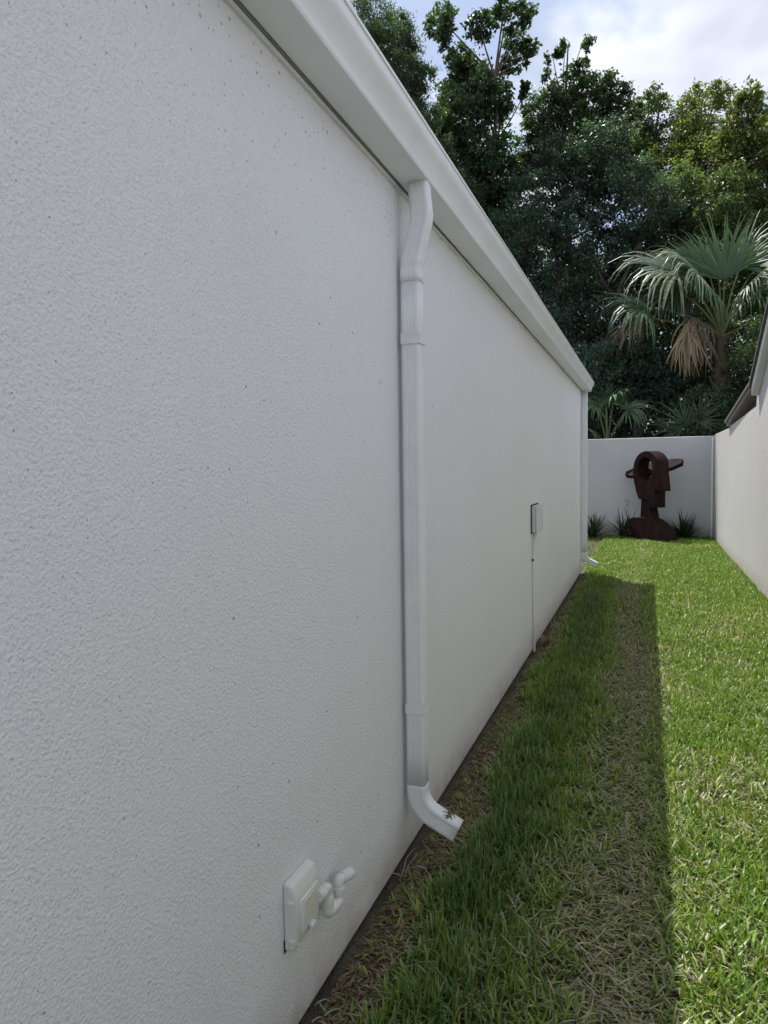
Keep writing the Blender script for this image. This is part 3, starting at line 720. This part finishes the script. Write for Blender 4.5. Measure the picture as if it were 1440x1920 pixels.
# ------------------------------------------------------------------ palms
def frond(parent, crown, hast, fwd, rad, droop, col, seed, nseg=50, spread=125, petr=.018, face=None, width=.040, dead=False):
    rg = random.Random(seed); crown, hast, f = Vector(crown), Vector(hast), Vector(fwd).normalized()
    view = Vector(face) if face else Vector((0, -.55, .85))
    side = f.cross(view)
    if side.length < .05: side = f.cross(Vector((1, 0, 0)))
    side.normalize(); nrm = side.cross(f).normalized()
    V, T, K = [], [], []
    c0 = np.array(col)
    for i in range(nseg):
        u = (i + .5) / nseg * 2 - 1; a = R(spread) * u + rg.gauss(0, .05)
        d = (f * math.cos(a) + side * math.sin(a)).normalized()
        # the midrib arches back: outer segments start a little along it
        L = rad * (1 - .28 * abs(u) ** 1.5) * rg.uniform(.72, 1.08)
        segs = 6; base = len(V); fold = .35
        sdv = nrm.cross(d).normalized(); cc = c0 * rg.uniform(.7, 1.35)
        dr = droop * rg.uniform(.55, 1.5); jit = Vector((rg.gauss(0, 1), rg.gauss(0, 1), 0)) * (.17 if dead else .05)
        p = Vector(hast) + nrm * rg.gauss(0, .008); dirv = d.copy()
        if dead: p += f * rg.uniform(-.05, .30) + side * rg.gauss(0, .07) + nrm * rg.gauss(0, .05)
        for k in range(segs + 1):
            t_ = k / segs
            w = width * rad * (.75 if dead else 1) * (t_ / .35 if t_ < .35 else max(0.04, 1 - (t_ - .35) / .65)) * .5 + .002
            V += [p - sdv * w, p + nrm * w * fold, p + sdv * w]
            K += [cc * (1 + .25 * t_)] * 3
            p = p + dirv * (L / segs)
            if t_ > .16: dirv = (dirv + Vector((0, 0, -1)) * dr * (t_ - .05) * 1.05 + jit).normalized()
        for k in range(segs):
            q = base + k * 3
            for (m0, m1) in ((0, 1), (1, 2)):
                T += [(q + m0, q + m1, q + m1 + 3), (q + m0, q + m1 + 3, q + m0 + 3)]
    o = tri_obj('frond', V, T, M_PALM, parent, np.array(K), smooth=False)
    mid = crown.lerp(hast, .5) + Vector((0, 0, .22 * (hast - crown).length * (.2 if dead else 1)))
    pt = MB().tube(bez(crown, mid, hast, 8), [petr * (1.5 - .8 * i / 8) for i in range(9)], 6).build('petiole', M_DEADST if dead else M_PETIOLE, o, smooth=True)
    pt.parent = o; pt.matrix_parent_inverse = o.matrix_world.inverted() if False else Matrix.Identity(4)
    return o
M_PETIOLE = paint('palm petiole', (.15, .18, .075), .4, .06)
M_DEADST = paint('dead petiole', (.23, .17, .11), .8, .1)
M_BOOT = paint('palm boots', (.13, .095, .065), .9, .15, 8, .6)

def palm_root(name, x, y, label):
    return tag(empty(name, (x, y, GZ)), label, 'palm', 'palms behind the garden wall')
def fix_children(root):
    """fronds were built in world coordinates: keep petioles attached to their fronds"""
    for fr in root.children:
        for ch in fr.children:
            ch.matrix_parent_inverse = Matrix.Identity(4)

cp = Vector((1.60, 18.5, 4.45))
pl = palm_root('palm_tree', 1.6, 18.5, 'tall fan palm with drooping silvery fronds behind the garden wall')
MB().tube([(1.6, 18.5, GZ - .1), (1.62, 18.5, 1.5), (1.6, 18.5, 3.2), (1.6, 18.5, 4.5)], [.17, .15, .16, .12], 12).build('trunk', M_BOOT, pl, smooth=True)
rg = random.Random(4)
for k in range(26):
    a = k * 2.4; z = 2.4 + k * .078; d = Vector((math.cos(a), math.sin(a), 0))
    MB().tube([Vector((1.6, 18.5, z)) + d * .12, Vector((1.6, 18.5, z + .12)) + d * .24, Vector((1.6, 18.5, z + .26)) + d * (.30 + rg.uniform(0, .08))], [.045, .034, .022], 6).build('leaf_base', M_BOOT, pl)
GR = (.060, .115, .050); GL = (.090, .150, .075); SV = (.20, .25, .17); DD = (.27, .205, .125); DP = (.19, .135, .095)
FR = [((1.62, 18.25, 5.75), (-.03, -.08, 1), 1.55, .30, GR, False, 62),
      ((1.30, 18.60, 6.05), (-.45, .1, .9), 1.40, .75, GR, False, 95),
      ((1.98, 18.70, 6.10), (.40, .2, .9), 1.55, .60, GR, False, 95),
      ((.62, 18.20, 6.02), (-.97, -.2, .50), 1.95, 1.30, SV, False, 112),
      ((1.05, 17.90, 5.85), (-.60, -.5, .55), 1.60, 1.45, SV, False, 112),
      ((2.50, 18.25, 5.95), (.95, -.25, .42), 1.70, 1.25, SV, False, 112),
      ((2.05, 18.00, 5.50), (.55, -.6, .45), 1.25, 1.10, GL, False, 112),
      ((.98, 18.70, 6.30), (-.75, .3, .65), 1.50, .95, GL, False, 110),
      ((2.45, 18.90, 6.25), (.7, .4, .65), 1.50, .9, GR, False, 110),
      ((-.05, 18.25, 5.25), (-.9, -.3, .40), 1.60, 1.6, GL, False, 112),
      ((-.10, 18.45, 5.12), (-.7, .1, -.35), 1.35, 1.8, DP, True, 55),
      ((.90, 17.98, 4.88), (-.12, -.10, -.85), 1.30, 1.5, DD, True, 30),
      ((1.10, 18.15, 4.80), (.10, -.1, -.9), 1.0, 1.2, DP, True, 20),
      ((2.5, 18.3, 4.85), (.6, -.2, -.60), 1.25, 1.4, DP, True, 45),
      ((1.28, 18.05, 5.35), (-.45, -.7, .55), 1.30, 1.4, GL, False, 112),
      ((1.95, 18.05, 5.15), (.5, -.7, .45), 1.20, 1.4, GR, False, 112),
      ((.70, 18.55, 5.60), (-.9, .1, .45), 1.50, 1.3, GR, False, 112),
      ((2.35, 18.6, 5.50), (.9, .1, .45), 1.45, 1.3, GR, False, 112),
      ((1.55, 19.1, 6.1), (0, .6, .8), 1.3, .5, GR, False, 105)]
for k, (h, f, r_, dr, c_, dead, sp) in enumerate(FR):
    frond(pl, cp + Vector((0, -.05, .05)), h, f, r_, dr, c_, 40 + k, spread=sp, dead=dead)
fix_children(pl)

p2 = palm_root('low_palm', -.9, 17.7, 'low fan palm drooping over the wall beside the far downspout')
MB().tube([(-.9, 17.7, GZ), (-.9, 17.7, 1.9)], [.12, .09], 10).build('trunk', M_BOOT, p2, smooth=True)
for k, (h, f, r_, dr) in enumerate([((-1.15, 17.3, 2.95), (-.7, -.5, .4), .8, 1.2), ((-.75, 17.25, 3.0), (.3, -.7, .5), .8, 1.2), ((-.45, 17.6, 2.85), (.9, -.1, .3), .8, 1.1), ((-.95, 17.9, 3.1), (-.2, .3, .9), .7, .7), ((-1.4, 17.1, 2.45), (-.5, -.8, .1), .75, 1.3)]):
    frond(p2, (-.9, 17.7, 1.95), h, f, r_, dr, GR if k % 2 else GL, 80 + k, nseg=30, width=.06)
fix_children(p2)
p3 = palm_root('low_palm', .95, 17.6, 'low fan palm with spreading leaf fingers behind the sculpture')
MB().tube([(.95, 17.6, GZ), (.95, 17.6, 1.5)], [.11, .08], 10).build('trunk', M_BOOT, p3, smooth=True)
for k, (h, f, r_, dr) in enumerate([((.80, 17.45, 2.45), (-.35, -.1, 1), .85, .2), ((1.05, 17.4, 2.5), (.35, -.2, .9), .85, .25), ((.55, 17.4, 2.3), (-.8, -.3, .5), .8, .5), ((1.35, 17.5, 2.3), (.8, -.2, .5), .8, .5)]):
    frond(p3, (.95, 17.6, 1.55), h, f, r_, dr, tuple(q * .7 for q in GR), 120 + k, nseg=26, width=.05)
fix_children(p3)

# ------------------------------------------------------------------ grass
def blades(pos, az, lean, L, w, curl, col, segs=3):
    n = len(pos); k = segs + 1
    d = np.stack([np.cos(az), np.sin(az), np.zeros(n)], 1); sd = np.stack([-np.sin(az), np.cos(az), np.zeros(n)], 1)
    p = pos.copy(); a = lean.copy(); rows = []; cols = []
    for i in range(k):
        t_ = i / segs; ww = w * (0.75 + .25 * min(1., t_ * 3)) * (1 - .93 * t_ ** 2.2) * .5
        rows += [p - sd * ww[:, None], p + sd * ww[:, None]]; cols += [col * (0.80 + .25 * t_)] * 2
        if i < segs:
            p = p + (d * np.sin(a)[:, None] + np.array([[0, 0, 1.]]) * np.cos(a)[:, None]) * (L / segs)[:, None]; a = a + curl / segs
            p[:, 2] = np.maximum(p[:, 2], GZ + .003)
    V = np.stack(rows, 1).reshape(-1, 3); K = np.stack(cols, 1).reshape(-1, 3)
    tr = []
    for i in range(segs):
        q = 2 * i; tr += [[q, q + 1, q + 3], [q, q + 3, q + 2]]
    T = (np.arange(n)[:, None, None] * (2 * k) + np.array(tr)[None]).reshape(-1, 3)
    return V, T, K

def lawn():
    rg = np.random.default_rng(17); VV, TT, KK = [], [], []; off = 0
    zones = [(0.0, 1.55, 2500, 3, 1.0), (1.55, 3.4, 10500, 3, 1.0), (3.4, 6.0, 8000, 3, 1.05), (6.0, 10.0, 5200, 3, 1.2), (10.0, FY - .01, 4000, 2, 1.35)]
    for (ya, yb, dens, segs, big) in zones:
        xa = WX + .02; xb = FX - .01
        n = int((xb - xa) * (yb - ya) * dens)
        x = rg.uniform(xa, xb, n); y = rg.uniform(ya, yb, n)
        clump = vnoise(x * 9, y * 9, 1) * .6 + vnoise(x * 23, y * 23, 2) * .4
        big_n = vnoise(x * 1.7 + 5, y * 1.1, 3) * .6 + vnoise(x * 4.1, y * 3.3, 4) * .4
        sw_ = .09 + .13 * np.exp(-((y - 3.0) / 1.2) ** 2) + .05 * np.exp(-((y - 6.6) / 1.0) ** 2)
        strip = 1 - sstep(sw_ - .05, sw_ + .09, x - WX + .22 * (big_n - .5) + .10 * (clump - .5))           # bare strip at the wall's foot
        strip = strip * (1 - sstep(10.5, 11.0, y))
        lush = (1 - .85 * strip) * (1 - sstep(9.3, 10.6, y)) * np.exp(-((x + .54 + .25 * (big_n - .5)) / .17) ** 2) * (.35 + .9 * vnoise(x * 3 + 1, y * 2 + 7, 21))        # unmown tufts next to it
        path = (1 - .7 * sstep(9.3, 10.6, y)) * np.exp(-((x + .20 + .26 * (vnoise(y * .8, y * 0 + 2, 6) - .5) + .16 * (vnoise(x * 3, y * 2.5, 16) - .5)) / .18) ** 2) * (.65 + .6 * vnoise(x * 2.5 + 3, y * 1.3, 19))
        dry = np.clip(path * .75 + sstep(.52, .75, big_n) * .55 * (1 - lush) - .15 * lush, 0, 1)
        dry = np.maximum(dry, strip * .8)
        keep = rg.uniform(0, 1, n) < np.clip(.25 + 1.0 * clump + .15 * strip + .1 * lush, .06, 1)
        x, y, clump, big_n, strip, lush, path, dry = [q[keep] for q in (x, y, clump, big_n, strip, lush, path, dry)]
        n = len(x)
        u = rg.uniform(0, 1, n)
        straw = u < (.07 + .36 * dry + .24 * path + .45 * strip + .12 * sstep(.55, .8, vnoise(x * 5 + 9, y * 4, 8)))
        flat = np.clip(.42 + .5 * path + .4 * strip - .28 * lush + rg.normal(0, .33, n), .05, 1.2)
        lean = flat * 1.25; lean = np.where(straw, np.maximum(lean, rg.uniform(.8, 1.5, n)), lean)
        L = (.045 + .030 * rg.uniform(0, 1, n) + .05 * lush * rg.uniform(.3, 1, n)) * (.8 + .45 * clump) * (1 + .2 * (big - 1))
        L = np.where(straw, L * rg.uniform(.6, 1.1, n), L) * (1 - .35 * strip)
        w = rg.uniform(.0055, .0115, n) * big; w = np.where(straw, w * .75, w)
        az = rg.uniform(0, 2 * math.pi, n) + .0
        az = np.where(rg.uniform(0, 1, n) < .3 * path, rg.normal(-.3, .5, n), az)
        # blades next to a wall lean away from it
        az = np.where(x < WX + .06, rg.uniform(-1.2, 1.2, n), az)
        az = np.where(x > FX - .06, math.pi + rg.uniform(-1.2, 1.2, n), az)
        az = np.where(y > FY - .07, -math.pi / 2 + rg.uniform(-1.2, 1.2, n), az)
        curl = rg.normal(.6, .6, n)
        g1, g2, g3 = np.array((.095, .195, .030)), np.array((.215, .320, .050)), np.array((.36, .38, .09))
        v = rg.beta(1.6, 1.6, (n, 1)); yel = (rg.uniform(0, 1, (n, 1)) < (.12 + .38 * dry[:, None]))
        green = g1 * (1 - v) + g2 * v; green = np.where(yel, green * .4 + g3 * .6, green)
        lw = lush[:, None]; green = green * (1 - .36 * lw) + np.array((-.012, -.004, .024)) * lw
        s1, s2 = np.array((.43, .41, .26)), np.array((.20, .165, .105))
        q = rg.beta(1.2, 1.6, (n, 1)); st = s1 * (1 - q) + s2 * q
        st = st * (1 - np.array((.25, .38, .42)) * strip[:, None])
        col = np.where(straw[:, None], st, green) * rg.uniform(.8, 1.4, (n, 1))
        pos = np.stack([x, y, np.full(n, GZ)], 1); pos[:, 2] += np.where(straw, rg.uniform(0, .035, n) * (1 - .6 * strip), rg.uniform(0, .012, n))
        V, T, K = blades(pos, az, lean, L, w, curl, col, segs)
        V[:, 0] = np.clip(V[:, 0], WX - .04, FX - .004); V[:, 1] = np.minimum(V[:, 1], FY - .004)
        VV.append(V); TT.append(T + off); KK.append(K); off += len(V)
    V = np.concatenate(VV); T = np.concatenate(TT); K = np.concatenate(KK)
    o = tri_obj('grass', V, T, M_GRASS, None, K, smooth=False)
    tag(o, 'coarse lawn grass with dry straw patches, half in shade, between the two walls', 'grass', kind='stuff')
    # lawn turning the corner behind the house
    n = 9000; x = rg.uniform(-4.5, WX - .02, n); y = rg.uniform(HY1 + .05, FY - .05, n)
    v = rg.uniform(0, 1, (n, 1)); col = np.array((.115, .200, .055)) * (1 - v) + np.array((.22, .29, .09)) * v
    V, T, K = blades(np.stack([x, y, np.full(n, GZ)], 1), rg.uniform(0, 6.28, n), rg.uniform(.1, .9, n), rg.uniform(.05, .09, n), rg.uniform(.008, .013, n), rg.normal(.5, .4, n), col, 2)
    o = tri_obj('grass', V, T, M_GRASS, None, K, smooth=False)
    tag(o, 'sunlit lawn turning the corner behind the house', 'grass', kind='stuff')
lawn()

# ------------------------------------------------------------------ small things
# lizard on the elbow
def lizard():
    me = bpy.data.meshes.new('lizard'); bm = bmesh.new(); sk = bm.verts.layers.skin.verify()
    def vert(p, r_):
        v = bm.verts.new(p); v[sk].radius = (r_, r_); return v
    def on(x, y, r_): return ((x, y + .030, .158 + (-.672 - x) * .487 + r_ * 1.0 + .0022), r_)
    spine = [on(-.782, 2.648, .0012), on(-.766, 2.641, .0018), on(-.751, 2.635, .0027), on(-.736, 2.6316, .0036), on(-.7265, 2.628, .0042), on(-.7214, 2.6233, .0048), on(-.7202, 2.613, .0060),
             on(-.7202, 2.603, .0060), on(-.7208, 2.594, .0050), on(-.722, 2.586, .0042), on(-.7235, 2.577, .0052), on(-.727, 2.566, .0030)]
    vs_ = [vert(p, r_) for p, r_ in spine]
    for a, b in zip(vs_, vs_[1:]): bm.edges.new((a, b))
    def leg(i, pts):
        prev = vs_[i]
        for p, r_ in pts:
            v = vert(p, r_); bm.edges.new((prev, v)); prev = v
    leg(5, [on(-.731, 2.612, .0020), on(-.739, 2.605, .0015), on(-.749, 2.600, .0011)])
    leg(5, [on(-.712, 2.622, .0020), on(-.706, 2.616, .0015), on(-.699, 2.606, .0011)])
    leg(8, [on(-.729, 2.589, .0018), on(-.734, 2.582, .0013), on(-.741, 2.580, .0010)])
    leg(8, [on(-.712, 2.594, .0018), on(-.708, 2.586, .0013), on(-.704, 2.577, .0010)])
    bm.to_mesh(me); bm.free()
    o = link_mesh('lizard', me, M_LIZ)
    md = o.modifiers.new('skin', 'SKIN'); md.use_smooth_shade = True
    sd_ = o.modifiers.new('sub', 'SUBSURF'); sd_.levels = 1; sd_.render_levels = 2
    for k, v in enumerate(me.skin_vertices[0].data): v.use_root = (k == 7)
    tag(o, 'small brown lizard with a long dark tail on the downspout elbow', 'lizard')
    return o
M_LIZ = paint('lizard skin', (.15, .10, .062), .6, .18, 60.0)
lz = lizard()

M_DLEAF = paint('dead leaf', (.21, .12, .075), .8, .2, 40.0)
M_ROOT = paint('pale roots', (.38, .36, .31), .8, .15, 30.0)
def dead_leaf(label, x, y, z, az, L, w, roll=.5, group='dead leaves by the wall'):
    V, F = [], []; n, k = 7, 5; ca, sa = math.cos(az), math.sin(az)
    for i in range(n + 1):
        t_ = i / n; ww = w * math.sin(math.pi * (t_ * .92 + .04)) ** .8
        for j in range(k + 1):
            u = j / k * 2 - 1
            lx = (t_ - .5) * L; ly = u * ww * .5; lz_ = abs(u) ** 1.6 * ww * roll + .3 * L * (t_ - .5) ** 2 + .004 * math.sin(9 * t_ + 3 * u)
            V.append((x + lx * ca - ly * sa, y + lx * sa + ly * ca, z + lz_))
    for i in range(n):
        for j in range(k):
            q = i * (k + 1) + j; F.append((q, q + 1, q + k + 2, q + k + 1))
    o = mesh_obj('dead_leaf', V, F, M_DLEAF, smooth=True)
    s_ = o.modifiers.new('thickness', 'SOLIDIFY'); s_.thickness = .0012
    return tag(o, label, 'leaf', group)
dead_leaf('curled brown dead leaf at the wall foot below the utility box', -.83, 6.25, -.01, 1.2, .13, .075, 1.1)
dead_leaf('small dry brown leaf in the sunlit grass near the shadow edge', .14, 4.62, .03, 2.2, .05, .028, group='dead leaves in the grass')
def tangle(label, x, y, n, seed, ln):
    rg = random.Random(seed); b = MB()
    for k in range(n):
        p = Vector((x + rg.uniform(-.02, .03), y + rg.uniform(-.05, .05), GZ + .02)); pts = [p]
        d = Vector((rg.uniform(.1, .8), rg.gauss(0, .6), rg.uniform(.3, 1))).normalized()
        for i in range(5):
            p = p + d * ln / 5; pts.append(p); d = (d + Vector((rg.gauss(0, .3), rg.gauss(0, .4), -.35))).normalized()
        b.tube(pts, [.0022, .0021, .0019, .0016, .0013, .0008], 5)
    o = b.build('dry_root_tangle', M_ROOT, None, smooth=True)
    return tag(o, label, 'roots', 'pale dry roots at the wall foot')
tangle('pale dry roots sticking out at the wall foot beyond the utility box', WX + .03, 6.95, 9, 3, .16)
tangle('grey dry stems under the near downspout elbow', WX + .04, 2.50, 4, 9, .13)
tangle('pale scraps at the wall foot in the bottom corner', WX + .02, 1.76, 4, 14, .06)
